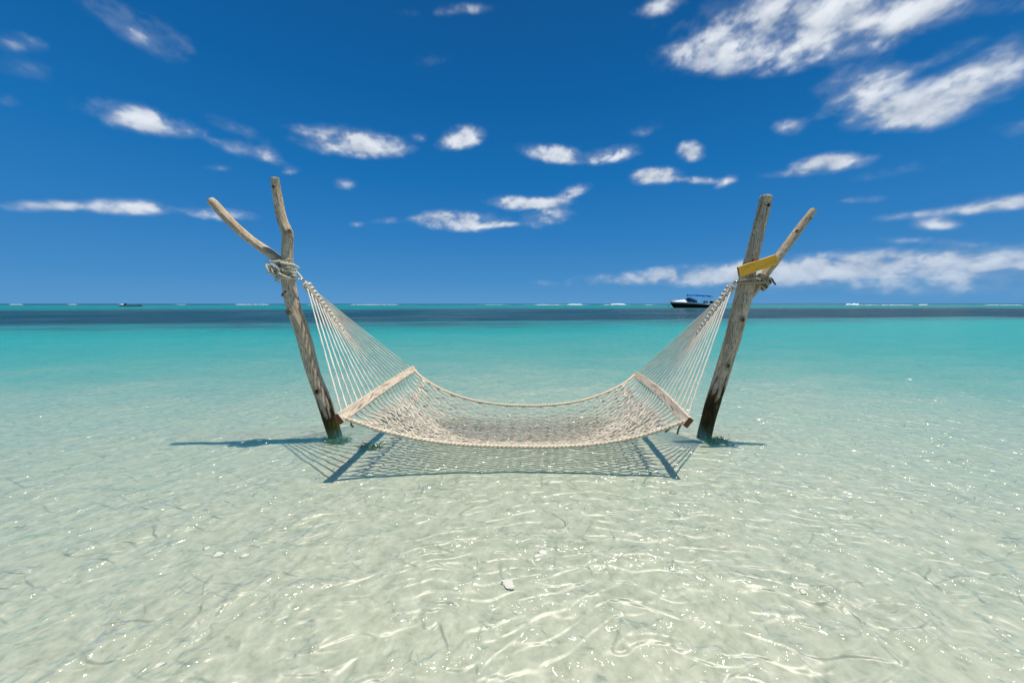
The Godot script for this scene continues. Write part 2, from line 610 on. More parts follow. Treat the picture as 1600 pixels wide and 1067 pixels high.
func cuboid(b: Buf, o: Vector3, x: Vector3, y: Vector3, z: Vector3, col: Color, bevel := 0.0) -> void:
	# o: middle; x, y, z: half axes. With a bevel the four long edges (along z) are cut.
	if bevel <= 0.0:
		for s in [1.0, -1.0]:
			for ax in [[x, y, z], [y, z, x], [z, x, y]]:
				var c: Vector3 = o + ax[0] * s
				var p: Vector3 = ax[1]
				var q: Vector3 = ax[2] * s
				b.quad(c - p - q, c - p + q, c + p + q, c + p - q, col)
		return
	var kx := 1.0 - bevel / x.length()
	var ky := 1.0 - bevel / y.length()
	var ring := [x + y * ky, x * kx + y, -x * kx + y, -x + y * ky, -x - y * ky, -x * kx - y, x * kx - y, x - y * ky]
	for k in 8:
		var p: Vector3 = ring[k]
		var q: Vector3 = ring[(k + 1) % 8]
		b.quad(o + p - z, o + p + z, o + q + z, o + q - z, col)
	for s in [1.0, -1.0]:
		for k in 7:
			var p: Vector3 = ring[k]
			var q: Vector3 = ring[k + 1]
			var nn: Vector3 = z.normalized() * s
			var i0 := b.put(o + z * s, nn, Vector2.ZERO, col)
			b.put(o + (p if s < 0.0 else q) + z * s, nn, Vector2.ZERO, col)
			b.put(o + (q if s < 0.0 else p) + z * s, nn, Vector2.ZERO, col)
			b.tri(i0, i0 + 1, i0 + 2)


func lump(b: Buf, o: Vector3, x: Vector3, y: Vector3, z: Vector3, col: Color, rough := 0.0, seed_at := 0.0, rings := 7, segs := 10) -> void:
	# a rounded, slightly uneven body
	var first := b.v.size()
	for r in rings + 1:
		var a := PI * r / rings
		for k in segs + 1:
			var g := TAU * k / segs
			var d := Vector3(sin(a) * cos(g), cos(a), sin(a) * sin(g))
			var f := 1.0 + rough * n_wood.get_noise_3d(d.x * 1.7 + seed_at, d.y * 1.7, d.z * 1.7)
			b.put(o + (x * d.x + y * d.y + z * d.z) * f, (x.normalized() * d.x / x.length() + y.normalized() * d.y / y.length() + z.normalized() * d.z / z.length()).normalized(), Vector2(float(k) / segs, float(r) / rings), col)
	for r in rings:
		for k in segs:
			var a := first + r * (segs + 1) + k
			b.tri(a, a + segs + 2, a + 1)
			b.tri(a, a + segs + 1, a + segs + 2)


func build_materials() -> void:
	n_wood.seed = 31
	n_wood.frequency = 1.0
	n_wood.fractal_octaves = 3
	# weathered grain, running along v
	var w := 192
	var h := 768
	var im := Image.create(w, h, false, Image.FORMAT_RGB8)
	var hm := Image.create(w, h, false, Image.FORMAT_RGB8)
	for y in h:
		var v := TAU * y / h
		for x in w:
			var u := TAU * x / w
			var p := Vector3(cos(u) * 6.0 + 2.0 * cos(v), sin(u) * 6.0 + 2.0 * sin(v), cos(v + u) * 0.8)
			var g := n_wood.get_noise_3dv(p)
			var fine := n_wood.get_noise_3dv(p * 2.7 + Vector3(9, 0, 4))
			var crack := smoothstep(0.26, 0.42, absf(g)) * smoothstep(-0.1, 0.3, fine)
			var t := clampf(0.90 + 0.26 * g + 0.22 * fine - 0.38 * crack, 0.25, 1.0)
			im.set_pixel(x, y, Color(t, t * 0.97, t * 0.93))
			var q := clampf(0.6 + 0.5 * g + 0.4 * fine - 0.6 * crack, 0.0, 1.0)
			hm.set_pixel(x, y, Color(q, q, q))
	var grain := ImageTexture.create_from_image(im)
	var grain_h := ImageTexture.create_from_image(hm)
	var wood := StandardMaterial3D.new()
	wood.vertex_color_use_as_albedo = true
	wood.albedo_texture = grain
	wood.heightmap_enabled = true
	wood.heightmap_texture = grain_h
	wood.heightmap_scale = 0.4
	wood.roughness = 0.85
	wood.metallic_specular = 0.25
	wood.uv1_scale = Vector3(1.0, 1.6, 1.0)
	M.wood = wood
	var bar: StandardMaterial3D = wood.duplicate()
	bar.uv1_scale = Vector3(0.6, 0.9, 1.0)
	bar.heightmap_scale = 0.02
	M.bar = bar
	var fibre := NoiseTexture2D.new()
	var fn := FastNoiseLite.new()
	fn.frequency = 0.05
	fn.fractal_octaves = 3
	fibre.noise = fn
	fibre.width = 128
	fibre.height = 128
	fibre.seamless = true
	var ramp := Gradient.new()
	ramp.offsets = PackedFloat32Array([0.0, 1.0])
	ramp.colors = PackedColorArray([Color(0.72, 0.70, 0.66), Color(1, 1, 1)])
	fibre.color_ramp = ramp
	var cord := StandardMaterial3D.new()
	cord.vertex_color_use_as_albedo = true
	cord.albedo_texture = fibre
	cord.uv1_scale = Vector3(1, 12, 1)
	cord.roughness = 0.9
	cord.metallic_specular = 0.2
	M.cord = cord
	M.paint = plain(0.35)
	M.matte = plain(0.85)
	var metal := plain(0.35)
	metal.metallic = 0.9
	M.metal = metal
	var canvas := plain(0.9)
	canvas.backlight_enabled = true
	canvas.backlight = Color(0.15, 0.2, 0.3)
	M.canvas = canvas
	var leaf := plain(0.6)
	leaf.backlight_enabled = true
	leaf.backlight = Color(0.3, 0.3, 0.2)
	M.leaf = leaf
	var glass := StandardMaterial3D.new()
	glass.transparency = BaseMaterial3D.TRANSPARENCY_ALPHA
	glass.albedo_color = Color(0.05, 0.06, 0.07, 0.75)
	glass.roughness = 0.05
	M.glass = glass


func plain(rough: float) -> StandardMaterial3D:
	var m := StandardMaterial3D.new()
	m.vertex_color_use_as_albedo = true
	m.roughness = rough
	m.metallic_specular = 0.4
	return m


# ------------------------------------------------------------------ posts
const POST_Z := -2.58
const TRUNK_A := [[-1.225, -0.45, 0.058], [-1.335, -0.012, 0.0560], [-1.387, 0.192, 0.0560], [-1.456, 0.417, 0.0530], [-1.510, 0.679, 0.0570], [-1.575, 0.918, 0.0530], [-1.593, 1.094, 0.0500], [-1.586, 1.286, 0.0415], [-1.578, 1.389, 0.0410], [-1.613, 1.511, 0.0369], [-1.633, 1.660, 0.0334], [-1.640, 1.766, 0.0311]]
const LIMB_A := [[-1.585, 1.03, 0.030], [-1.627, 1.165, 0.0369], [-1.690, 1.237, 0.0369], [-1.849, 1.352, 0.0346], [-1.992, 1.483, 0.0346], [-2.089, 1.595, 0.0346], [-2.118, 1.622, 0.0323]]
const TRUNK_B := [[1.38, -0.45, 0.056], [1.446, 0.003, 0.0553], [1.502, 0.259, 0.0576], [1.568, 0.525, 0.0576], [1.613, 0.726, 0.0610], [1.650, 0.925, 0.0660], [1.671, 1.058, 0.0622], [1.682, 1.157, 0.0530], [1.712, 1.312, 0.0484], [1.746, 1.500, 0.0461], [1.769, 1.647, 0.0449]]
const LIMB_B := [[1.641, 0.886, 0.0346], [1.725, 1.004, 0.0380], [1.820, 1.139, 0.0346], [1.946, 1.312, 0.0323], [2.043, 1.452, 0.0299], [2.119, 1.557, 0.0253]]


# the sea stains the foot of a post dark; the edge of the stain is ragged
func wood_colour(p: Vector3, g: Vector3, stain_top: float) -> Color:
	var base := Color(0.66, 0.545, 0.39)
	var grey := n_wood.get_noise_3d(g.x * 22.0, g.y * 2.2, g.z * 22.0)
	base = base.lerp(Color(0.80, 0.73, 0.62), clampf(0.36 + 0.9 * grey, 0.0, 1.0))
	var streak := n_wood.get_noise_3d(g.x * 55.0, g.y * 2.6 + 7.0, g.z * 55.0)
	base = base.lerp(Color(0.22, 0.165, 0.105), clampf(streak * 1.5 - 0.2, 0.0, 0.6))
	var edge := stain_top + 0.26 * n_wood.get_noise_3d(g.x * 42.0, g.y * 3.0, g.z * 42.0 + 3.0)
	var wet := smoothstep(0.022, -0.022, p.y - edge)
	var weed := Color(0.045, 0.032, 0.016).lerp(Color(0.13, 0.095, 0.035), clampf(0.3 + 1.3 * n_wood.get_noise_3d(p.x * 30.0, p.y * 9.0, p.z * 30.0), 0.0, 1.0))
	if p.y < 0.06:
		weed = weed.lerp(Color(0.06, 0.10, 0.02), clampf(0.5 + n_wood.get_noise_3d(p.x * 40.0, p.y * 40.0, p.z * 40.0), 0.0, 0.8) * smoothstep(0.06, 0.0, p.y))
	return base.lerp(weed, wet)


func log_mesh(keys: Array, sides: int, step: float, stain_top: float, depth_bend: float) -> Buf:
	var pk := []
	for k in keys:
		pk.append(Vector3(k[0], k[1], POST_Z + depth_bend * (k[1] - 1.0)))
	var total := 0.0
	for k in pk.size() - 1:
		total += (pk[k + 1] as Vector3).distance_to(pk[k])
	var steps := int(total / step)
	var pts := smooth_path(pk, steps)
	var b := Buf.new()
	var up := Vector3(0, 0, 1)
	var sides1 := sides + 1
	var run := 0.0
	for k in pts.size():
		var t := (pts[mini(k + 1, steps)] - pts[maxi(k - 1, 0)]).normalized()
		up = (up - t * up.dot(t)).normalized()
		var side := t.cross(up)
		if k > 0:
			run += pts[k].distance_to(pts[k - 1])
		var f := float(k) / steps * (keys.size() - 1)
		var i0 := mini(int(f), keys.size() - 2)
		var r: float = lerpf(keys[i0][2], keys[i0 + 1][2], smoothstep(0.0, 1.0, f - i0))
		if k == steps:
			r *= 0.90
		for m in sides1:
			var a := TAU * m / sides
			var d := up * cos(a) + side * sin(a)
			var bump := 0.87 + 0.07 * n_wood.get_noise_3d(pts[k].x * 5.0 + d.x * 0.8, pts[k].y * 4.0, d.z * 0.8) + 0.05 * n_wood.get_noise_3d(d.x * 3.0, pts[k].y * 3.0, d.z * 3.0)
			var p := pts[k] + d * r * bump
			b.put(p, d, Vector2(float(m) / sides, run), wood_colour(p, Vector3(cos(a) * r, run, sin(a) * r), stain_top))
	for k in pts.size():
		for m in sides1:
			var a := k * sides1 + m
			var m0 := k * sides1 + (m - 1 if m > 0 else sides - 1)
			var m1 := k * sides1 + (m + 1 if m < sides else 1)
			var k0 := maxi(k - 1, 0) * sides1 + m
			var k1 := mini(k + 1, steps) * sides1 + m
			var nn := (b.v[m1] - b.v[m0]).cross(b.v[k1] - b.v[k0])
			b.n[a] = (nn if nn.dot(b.n[a]) > 0.0 else -nn).normalized()
	for k in pts.size() - 1:
		for m in sides:
			var a := k * sides1 + m
			b.tri(a, a + 1, a + sides1 + 1)
			b.tri(a, a + sides1 + 1, a + sides1)
	# the sawn top
	var tt := (pts[steps] - pts[steps - 1]).normalized()
	var ring := steps * sides1
	var mid := b.put(pts[steps] + tt * 0.004, tt, Vector2(0.5, 0.3), Color(0.50, 0.45, 0.37))
	for m in sides:
		var p := b.put(b.v[ring + m], tt, Vector2(0.45, 0.31), Color(0.55, 0.50, 0.42))
		var q := b.put(b.v[ring + m + 1], tt, Vector2(0.55, 0.31), Color(0.55, 0.50, 0.42))
		b.tri(mid, p, q)
	return b


func knot(parent: Node, at: Vector3, face: Vector3, r: float, dark: bool) -> void:
	# a healed branch stub: a raised ring round a hollow or a pale heart
	var f := face.normalized()
	var u := f.cross(Vector3(0.2, 1, 0)).normalized()
	var w := u.cross(f)
	var b := Buf.new()
	var pts := PackedVector3Array()
	for k in 17:
		var a := TAU * k / 16
		pts.append(at + u * cos(a) * r + w * sin(a) * r * 1.25 - f * 0.002)
	tube(b, pts, PackedFloat32Array([r * 0.42]), 6, PackedColorArray([Color(0.50, 0.43, 0.33)]), 0, 0.05, false)
	var ring := part(b, "knot", M.wood, parent)
	var h := Buf.new()
	lump(h, at - f * r * 0.2, u * r * 0.75, w * r * 0.95, f * r * 0.35, Color(0.10, 0.07, 0.045) if dark else Color(0.40, 0.31, 0.21), 0.3, at.x * 9.0, 5, 9)
	part(h, "heartwood", M.wood, ring)


func build_posts() -> void:
	var a := thing("driftwood_post", "forked grey driftwood post with a long curved side limb, tied with pale rope", "post", Vector3.ZERO, "driftwood posts holding the hammock")
	part(log_mesh(TRUNK_A, 26, 0.02, 0.17, 0.0), "trunk", M.wood, a)
	part(log_mesh(LIMB_A, 20, 0.02, -9.0, -0.04), "side_limb", M.wood, a)
	knot(a, Vector3(-1.572, 0.845, POST_Z + 0.054), Vector3(0.1, 0, 1), 0.015, false)
	knot(a, Vector3(-1.617, 0.965, POST_Z + 0.042), Vector3(-0.7, 0.1, 1), 0.009, true)
	knot(a, Vector3(-1.588, 0.985, POST_Z + 0.053), Vector3(0.1, 0.1, 1), 0.006, true)
	knot(a, Vector3(-1.635, 1.70, POST_Z + 0.031), Vector3(-0.2, 0, 1), 0.010, true)
	knot(a, Vector3(-1.548, 1.395, POST_Z + 0.028), Vector3(1, 0.1, 0.7), 0.017, false)
	knot(a, Vector3(-1.405, 0.275, POST_Z + 0.054), Vector3(0.1, 0, 1), 0.017, true)
	var c := thing("driftwood_post_001", "straight forked driftwood post carrying a small yellow board above its rope", "post", Vector3.ZERO, "driftwood posts holding the hammock")
	part(log_mesh(TRUNK_B, 26, 0.02, 0.31, 0.0), "trunk", M.wood, c)
	part(log_mesh(LIMB_B, 20, 0.02, -9.0, -0.03), "side_limb", M.wood, c)
	knot(c, Vector3(1.625, 0.79, POST_Z + 0.060), Vector3(0.2, 0, 1), 0.013, true)
	knot(c, Vector3(1.757, 1.575, POST_Z + 0.044), Vector3(0, 0, 1), 0.012, true)
	knot(c, Vector3(1.985, 1.405, POST_Z + 0.022), Vector3(0, -0.2, 1), 0.009, false)
	knot(c, Vector3(2.082, 1.492, POST_Z + 0.020), Vector3(1, -0.4, 0.5), 0.008, false)
	knot(c, Vector3(1.545, 0.46, POST_Z + 0.055), Vector3(0, 0, 1), 0.012, true)


# ------------------------------------------------------------------ lashings and board
func loop_keys(mid: Vector3, axis: Vector3, rx: float, rz: float, from_deg: float, to_deg: float, rise: float) -> Array:
	var t := axis.normalized()
	var u := Vector3(1, 0, 0)
	u = (u - t * u.dot(t)).normalized()
	var w := u.cross(t)
	var out := []
	for k in 19:
		var g := deg_to_rad(lerpf(from_deg, to_deg, k / 18.0))
		out.append(mid + u * cos(g) * rx + w * sin(g) * rz + t * rise * (k / 18.0 - 0.5 + 0.12 * sin(g * 3.0 + rise * 90.0)))
	return out


func tangle(b: Buf, o: Vector3, size: Vector3, r: float, col: Color, turns: float) -> void:
	var keys := []
	for k in 31:
		var g := TAU * k / 30.0 * turns
		keys.append(o + Vector3(cos(g) * (0.7 + 0.3 * cos(g * 1.5)), sin(g * 1.5), sin(g) * (0.7 + 0.3 * cos(g * 1.5))) * size)
	rope(b, keys, r, col, 120, 7, 3, 0.03)


func build_lashings() -> void:
	var pale := Color(0.74, 0.73, 0.62)
	var l := thing("rope_lashing", "pale frayed rope wound and knotted round the fork below the long curved limb", "rope", Vector3.ZERO, "ropes tying the hammock to the posts")
	var ax := Vector3(-0.06, 1, 0)
	var set_a := [[1.085, 0.062, 0.064, 0.0, 400.0, 0.02, 0.006], [1.105, 0.064, 0.066, 40.0, 430.0, 0.05, 0.006], [1.13, 0.072, 0.064, 10.0, 380.0, -0.04, 0.0055], [1.165, 0.085, 0.066, 60.0, 460.0, 0.05, 0.0055], [1.19, 0.088, 0.062, 0.0, 370.0, -0.03, 0.005]]
	for q in set_a:
		var b := Buf.new()
		rope(b, loop_keys(Vector3(-1.603 - (q[0] - 1.08) * 0.35, q[0], POST_Z), ax, q[1], q[2], q[3], q[4], q[5]), q[6], pale * rng.randf_range(0.85, 1.1), 70, 8)
		part(b, "turn", M.cord, l)
	var k1 := Buf.new()
	tangle(k1, Vector3(-1.665, 1.14, POST_Z + 0.068), Vector3(0.032, 0.030, 0.018), 0.0065, pale, 2.0)
	tangle(k1, Vector3(-1.632, 1.125, POST_Z + 0.075), Vector3(0.026, 0.028, 0.014), 0.006, pale * 0.92, 2.0)
	part(k1, "knot", M.cord, l)
	var teal := Buf.new()
	rope(teal, [Vector3(-1.625, 1.145, POST_Z + 0.09), Vector3(-1.618, 1.12, POST_Z + 0.092), Vector3(-1.632, 1.09, POST_Z + 0.075), Vector3(-1.642, 1.06, POST_Z + 0.062)], 0.0035, Color(0.06, 0.22, 0.22), 16, 6, 0)
	part(teal, "thread", M.cord, l)
	for q in [[Vector3(-1.62, 1.12, POST_Z + 0.08), Vector3(-1.56, 1.085, POST_Z + 0.06), Vector3(-1.505, 1.075, POST_Z - 0.012)], [Vector3(-1.58, 1.15, POST_Z - 0.062), Vector3(-1.54, 1.11, POST_Z - 0.05), Vector3(-1.502, 1.078, POST_Z - 0.022)], [Vector3(-1.60, 1.185, POST_Z + 0.065), Vector3(-1.515, 1.165, POST_Z + 0.03), Vector3(-1.512, 1.145, POST_Z + 0.012), Vector3(-1.59, 1.13, POST_Z + 0.066)]]:
		var b := Buf.new()
		rope(b, q, 0.006, pale, 24, 8)
		part(b, "strand", M.cord, l)
	var tail := Buf.new()
	rope(tail, [Vector3(-1.64, 1.12, POST_Z + 0.075), Vector3(-1.628, 1.08, POST_Z + 0.08), Vector3(-1.615, 1.045, POST_Z + 0.07)], 0.0055, pale, 12, 7)
	part(tail, "loose_end", M.cord, l)

	var worn := Color(0.50, 0.47, 0.35)
	var dark := Color(0.09, 0.11, 0.08)
	var r := thing("rope_lashing_001", "worn green and black rope lashed round the fork of the post below the yellow board", "rope", Vector3.ZERO, "ropes tying the hammock to the posts")
	var limb := Vector3(0.55, 0.72, 0).normalized()
	for k in 6:
		var b := Buf.new()
		var mid := Vector3(1.742, 1.025, POST_Z) + limb * (k * 0.014) + Vector3(0.012, 0.0, 0)
		rope(b, loop_keys(mid, limb + Vector3(0.1 * (k % 3 - 1), 0, 0.06 * (k % 2)), 0.047, 0.052, k * 50.0, k * 50.0 + 370.0, 0.012), 0.0062, dark if k % 3 == 1 else worn * rng.randf_range(0.85, 1.15), 60, 8)
		part(b, "turn", M.cord, r)
	for q in [[Vector3(1.592, 1.058, POST_Z + 0.0), Vector3(1.63, 1.07, POST_Z + 0.066), Vector3(1.68, 1.085, POST_Z + 0.072), Vector3(1.735, 1.085, POST_Z + 0.06)], [Vector3(1.592, 1.052, POST_Z + 0.004), Vector3(1.635, 1.048, POST_Z + 0.066), Vector3(1.70, 1.05, POST_Z + 0.076), Vector3(1.765, 1.045, POST_Z + 0.05)], [Vector3(1.594, 1.056, POST_Z - 0.02), Vector3(1.64, 1.065, POST_Z - 0.07), Vector3(1.72, 1.07, POST_Z - 0.07), Vector3(1.78, 1.07, POST_Z - 0.04)]]:
		var b := Buf.new()
		rope(b, q, 0.0065, worn, 36, 8)
		part(b, "strand", M.cord, r)
	var k2 := Buf.new()
	tangle(k2, Vector3(1.755, 1.07, POST_Z + 0.058), Vector3(0.028, 0.024, 0.014), 0.006, worn * 0.9, 2.0)
	part(k2, "knot", M.cord, r)
	var t2 := Buf.new()
	rope(t2, [Vector3(1.79, 1.085, POST_Z + 0.045), Vector3(1.812, 1.075, POST_Z + 0.05), Vector3(1.828, 1.05, POST_Z + 0.052), Vector3(1.842, 1.035, POST_Z + 0.05)], 0.0058, dark, 14, 7)
	part(t2, "loose_end", M.cord, r)

	# the board: one end broken off ragged
	var s := thing("wooden_sign", "small blank mustard yellow board with a broken end, nailed across the fork of the post", "sign")
	s.position = Vector3(1.690, 1.162, POST_Z + 0.074)
	s.rotation = Vector3(0.06, 0.05, 0.315)
	var outline := PackedVector2Array([Vector2(-0.136, 0.034), Vector2(-0.138, -0.033), Vector2(-0.05, -0.035), Vector2(0.06, -0.034), Vector2(0.122, -0.033), Vector2(0.140, -0.022), Vector2(0.133, -0.012), Vector2(0.146, -0.003), Vector2(0.136, 0.006), Vector2(0.141, 0.016), Vector2(0.130, 0.024), Vector2(0.133, 0.035), Vector2(0.03, 0.034), Vector2(-0.05, 0.035)])
	var bb := Buf.new()
	var yellow := Color(0.90, 0.47, 0.055)
	var raw := Color(0.62, 0.42, 0.22)
	var tris := Geometry2D.triangulate_polygon(outline)
	for side in [1.0, -1.0]:
		var f := bb.v.size()
		for p in outline:
			var tone := 1.0 + 0.35 * n_wood.get_noise_2d(p.x * 6.0, p.y * 90.0)
			bb.put(Vector3(p.x, p.y, 0.009 * side), Vector3(0, 0, side), Vector2(p.y * 4.0, p.x), yellow * tone)
		for k in range(0, tris.size(), 3):
			bb.tri(f + tris[k], f + tris[k + 1], f + tris[k + 2])
	for k in outline.size():
		var p := outline[k]
		var q := outline[(k + 1) % outline.size()]
		var ragged := p.x > 0.12 and q.x > 0.12
		bb.quad(Vector3(p.x, p.y, 0.009), Vector3(p.x, p.y, -0.009), Vector3(q.x, q.y, -0.009), Vector3(q.x, q.y, 0.009), raw if ragged else Color(0.25, 0.12, 0.03) if p.x < -0.13 and q.x < -0.13 else yellow * 0.8)
	part(bb, "board", M.matte, s)
	for p in [Vector2(-0.03, 0.012), Vector2(-0.02, -0.016)]:
		var nb := Buf.new()
		lump(nb, Vector3(p.x, p.y, 0.0095), Vector3(0.003, 0, 0), Vector3(0, 0.003, 0), Vector3(0, 0, 0.0015), Color(0.2, 0.13, 0.09), 0.0, 0.0, 4, 8)
		part(nb, "nail", M.matte, s)


# ------------------------------------------------------------------ hammock
const HOOK := [Vector3(-1.497, 1.068, -2.60), Vector3(1.585, 1.050, -2.58)]
const BAR_NEAR := [Vector3(-0.951, 0.273, -1.94), Vector3(0.994, 0.240, -1.98)]
const BAR_FAR := [Vector3(-0.926, 0.294, -3.30), Vector3(1.120, 0.262, -3.20)]
const HOLES := 20


func bar_point(side: int, s: float) -> Vector3:
	var p: Vector3 = BAR_NEAR[side].lerp(BAR_FAR[side], s)
	var bow := 4.0 * s * (1.0 - s)
	var to_hook: Vector3 = (HOOK[side] - p).normalized()
	return p + to_hook * bow * (0.005 if side == 0 else 0.022)


func net_point(u: float, s: float) -> Vector3:
	# u: from bar to bar; s: across, near edge to far edge
	var a := bar_point(0, s)
	var c := bar_point(1, s)
	var e := absf(2.0 * u - 1.0)
	var waist := pow(sin(PI * u), 0.75)
	var mid_z := lerpf(-2.035, -2.83, s)
	var p := a.lerp(c, u)
	p.z = lerpf(p.z, mid_z, waist)
	var hang := 1.0 - pow(e, 2.6)
	var edge := 0.196 + 0.008 * s
	# the slack bed sinks until it lies just under the surface
	var belly := minf(0.27 * s, 0.20 * (1.0 - pow(absf(2.0 * s - 1.0), 2.4))) * (1.0 - pow(e, 5.0))
	p.y -= hang * edge + belly
	var low := -0.020
	var over := p.y - low
	p.y = low + 0.5 * (over + sqrt(over * over + 0.0006))
	return p


func build_hammock() -> void:
	var h := thing("rope_hammock", "cream knotted rope hammock with wooden spreader bars slung low over the water", "hammock")
	var cream := Color(0.79, 0.765, 0.70)
	rng.seed = 12
	for side in 2:
		var hook: Vector3 = HOOK[side]
		var mid := bar_point(side, 0.5)
		var out := (hook - mid).normalized()
		# ring
		var rb := Buf.new()
		var rp := PackedVector3Array()
		for k in 21:
			var g := TAU * k / 20
			rp.append(hook + out * (0.018 * cos(g)) + Vector3(0, 0, 0.016 * sin(g)))
		tube(rb, rp, PackedFloat32Array([0.0035]), 8, PackedColorArray([Color(0.5, 0.5, 0.5)]), 0, 0.1, false)
		part(rb, "ring", M.metal, h)
		# spreader bar
		var along: Vector3 = (BAR_FAR[side] - BAR_NEAR[side])
		var length := along.length()
		along /= length
		var wide := (out - along * out.dot(along)).normalized()
		var thick := wide.cross(along).normalized()
		if thick.y < 0.0:
			thick = -thick
		var bb := Buf.new()
		var n := 14
		var prof := [Vector2(0.030, 0.011), Vector2(0.026, 0.015), Vector2(-0.026, 0.015), Vector2(-0.030, 0.011), Vector2(-0.030, -0.011), Vector2(-0.026, -0.015), Vector2(0.026, -0.015), Vector2(0.030, -0.011)]
		for f in 8:
			var p: Vector2 = prof[f]
			var q: Vector2 = prof[(f + 1) % 8]
			var nn := (wide * (q.y - p.y) * -1.0 + thick * (q.x - p.x)) * -1.0
			nn = nn.normalized() * (1.0 if nn.dot(wide * (p.x + q.x) + thick * (p.y + q.y)) > 0.0 else -1.0)
			var first := bb.v.size()
			for k in n + 1:
				var o := bar_point(side, lerpf(-0.022, 1.022, float(k) / n))
				var tone := Color(0.66, 0.61, 0.54) * (1.0 + 0.06 * n_wood.get_noise_2d(k * 0.9 + side * 30.0, f * 0.7))
				bb.put(o + wide * p.x + thick * p.y, nn, Vector2(f * 0.2, length * k / n), tone)
				bb.put(o + wide * q.x + thick * q.y, nn, Vector2(f * 0.2 + 0.2, length * k / n), tone)
			for k in n:
				var i0 := first + k * 2
				bb.tri(i0, i0 + 1, i0 + 3)
				bb.tri(i0, i0 + 3, i0 + 2)
		var bar := part(bb, "spreader_bar", M.bar, h)
		for e in 2:
			var eb := Buf.new()
			var o := bar_point(side, -0.022 if e == 0 else 1.022)
			var nn := along * (-1.0 if e == 0 else 1.0)
			for f in range(1, 7):
				var i0 := eb.put(o + wide * prof[0].x + thick * prof[0].y + nn * 0.001, nn, Vector2(0, 0), Color(0.17, 0.065, 0.035))
				eb.put(o + wide * prof[f].x + thick * prof[f].y + nn * 0.001, nn, Vector2(0.1, 0), Color(0.20, 0.08, 0.045))
				eb.put(o + wide * prof[f + 1].x + thick * prof[f + 1].y + nn * 0.001, nn, Vector2(0.1, 0.1), Color(0.20, 0.08, 0.045))
				eb.tri(i0, i0 + 1, i0 + 2)
			part(eb, "end_grain", M.matte, bar)
		# woven clew: a plait that the outer ropes leave first
		var tip := hook.lerp(mid, 0.47)
		var start := hook - out * 0.03
		var core := Buf.new()
		tube(core, smooth_path([hook - out * 0.012, start, hook.lerp(mid, 0.2), tip], 20), PackedFloat32Array([0.010, 0.015, 0.016, 0.016, 0.015, 0.014, 0.013, 0.013, 0.012, 0.011, 0.011, 0.010, 0.010, 0.009, 0.009, 0.008, 0.008, 0.007, 0.006, 0.005, 0.004]), 10, PackedColorArray([cream * 0.9]), 0, 0.05)
		part(core, "clew_core", M.cord, h)
		var steps := 13
		for k in steps:
			var f := (k + 0.5) / steps
			var o := start.lerp(tip, f)
			var w := lerpf(0.028, 0.011, f)
			for q in [1.0, -1.0]:
				var lb := Buf.new()
				var zz := Vector3(0, 0, 1)
				var cross := out.cross(zz).normalized()
				rope(lb, [o - zz * w * q - out * 0.010, o - zz * w * 0.5 * q + cross * w * 0.75 - out * 0.003, o + zz * w * 0.3 * q + cross * w * 0.8 + out * 0.004, o + zz * w * q + out * 0.012, o + zz * w * 0.5 * q - cross * w * 0.75 + out * 0.004, o - zz * w * 0.6 * q - cross * w * 0.7 - out * 0.006, o - zz * w * q - out * 0.010], 0.0085 - 0.003 * f, cream * 1.08 * rng.randf_range(0.9, 1.08), 28, 7)
				part(lb, "plait_loop", M.cord, h)
		for k in HOLES:
			var s := (k + 0.5) / HOLES
			var e := absf(2.0 * s - 1.0)
			var leave := start.lerp(tip, clampf(1.0 - e, 0.02, 1.0)) + Vector3(0, 0, 0.014 * signf(0.5 - s) * (1.0 - 0.6 * (1.0 - e)))
			var at := bar_point(side, s) + wide * 0.028
			var rp2 := Buf.new()
			var slack := Vector3(0, -0.006, 0) * rng.randf_range(0.2, 1.0)
			var dirn := (at - leave).normalized()
			rope(rp2, [leave - dirn * 0.015, leave.lerp(at, 0.5) + slack, at, at + (at - leave).normalized() * 0.02], 0.0048, cream * rng.randf_range(1.04, 1.15), 30, 7, 3, 0.022)
			part(rp2, "suspension_rope", M.cord, h)
	# the net: cords run from bar to bar and meet their neighbours in turn, two cords to a hole
	var strands := 54
	var nodes := 34
	for j in strands:
		var pts := PackedVector3Array()
		var rad := PackedFloat32Array()
		var cols := PackedColorArray()
		var hole := (floorf(j * float(HOLES) / strands) + 0.5) / HOLES
		var own := (j + 0.5) / strands
		var tone := cream * rng.randf_range(0.80, 1.08)
		tone = tone.lerp(Color(0.42, 0.34, 0.24), maxf(0.0, rng.randf_range(-0.35, 0.28)))
		var per := 4
		for k in nodes * per + 1:
			var f := float(k) / (nodes * per)
			var cell := float(k) / per
			var dir := 1.0 if (int(floor(cell + 0.5)) + j) % 2 == 0 else -1.0
			var zig := dir * cos(PI * (cell - floor(cell + 0.5))) * 0.5 / strands
			var to_bar := smoothstep(0.075, 0.03, minf(f, 1.0 - f))
			var s := lerpf(own + zig * 0.92, hole, to_bar)
			var p := net_point(f, s)
			var wob := (1.0 - to_bar) * (0.3 + 0.9 * pow(absf(2.0 * f - 1.0), 2.0))
			p += Vector3(0.006 * n_wood.get_noise_2d(k * 0.35, j * 3.1), 0.022 * n_wood.get_noise_2d(k * 0.30 + 50.0, j * 2.3), 0.018 * n_wood.get_noise_2d(k * 0.28, j * 1.7 + 80.0)) * wob
			p.y += 0.004 * dir * cos(PI * (cell - floor(cell + 0.5))) * (1.0 if j % 2 == 0 else -1.0)
			pts.append(p)
			var knotty := exp(-pow((minf(f, 1.0 - f) - 0.072) / 0.008, 2.0))
			rad.append(lerpf(0.0030, 0.0048, smoothstep(0.36, 0.10, minf(f, 1.0 - f))) * (1.0 + 0.8 * knotty))
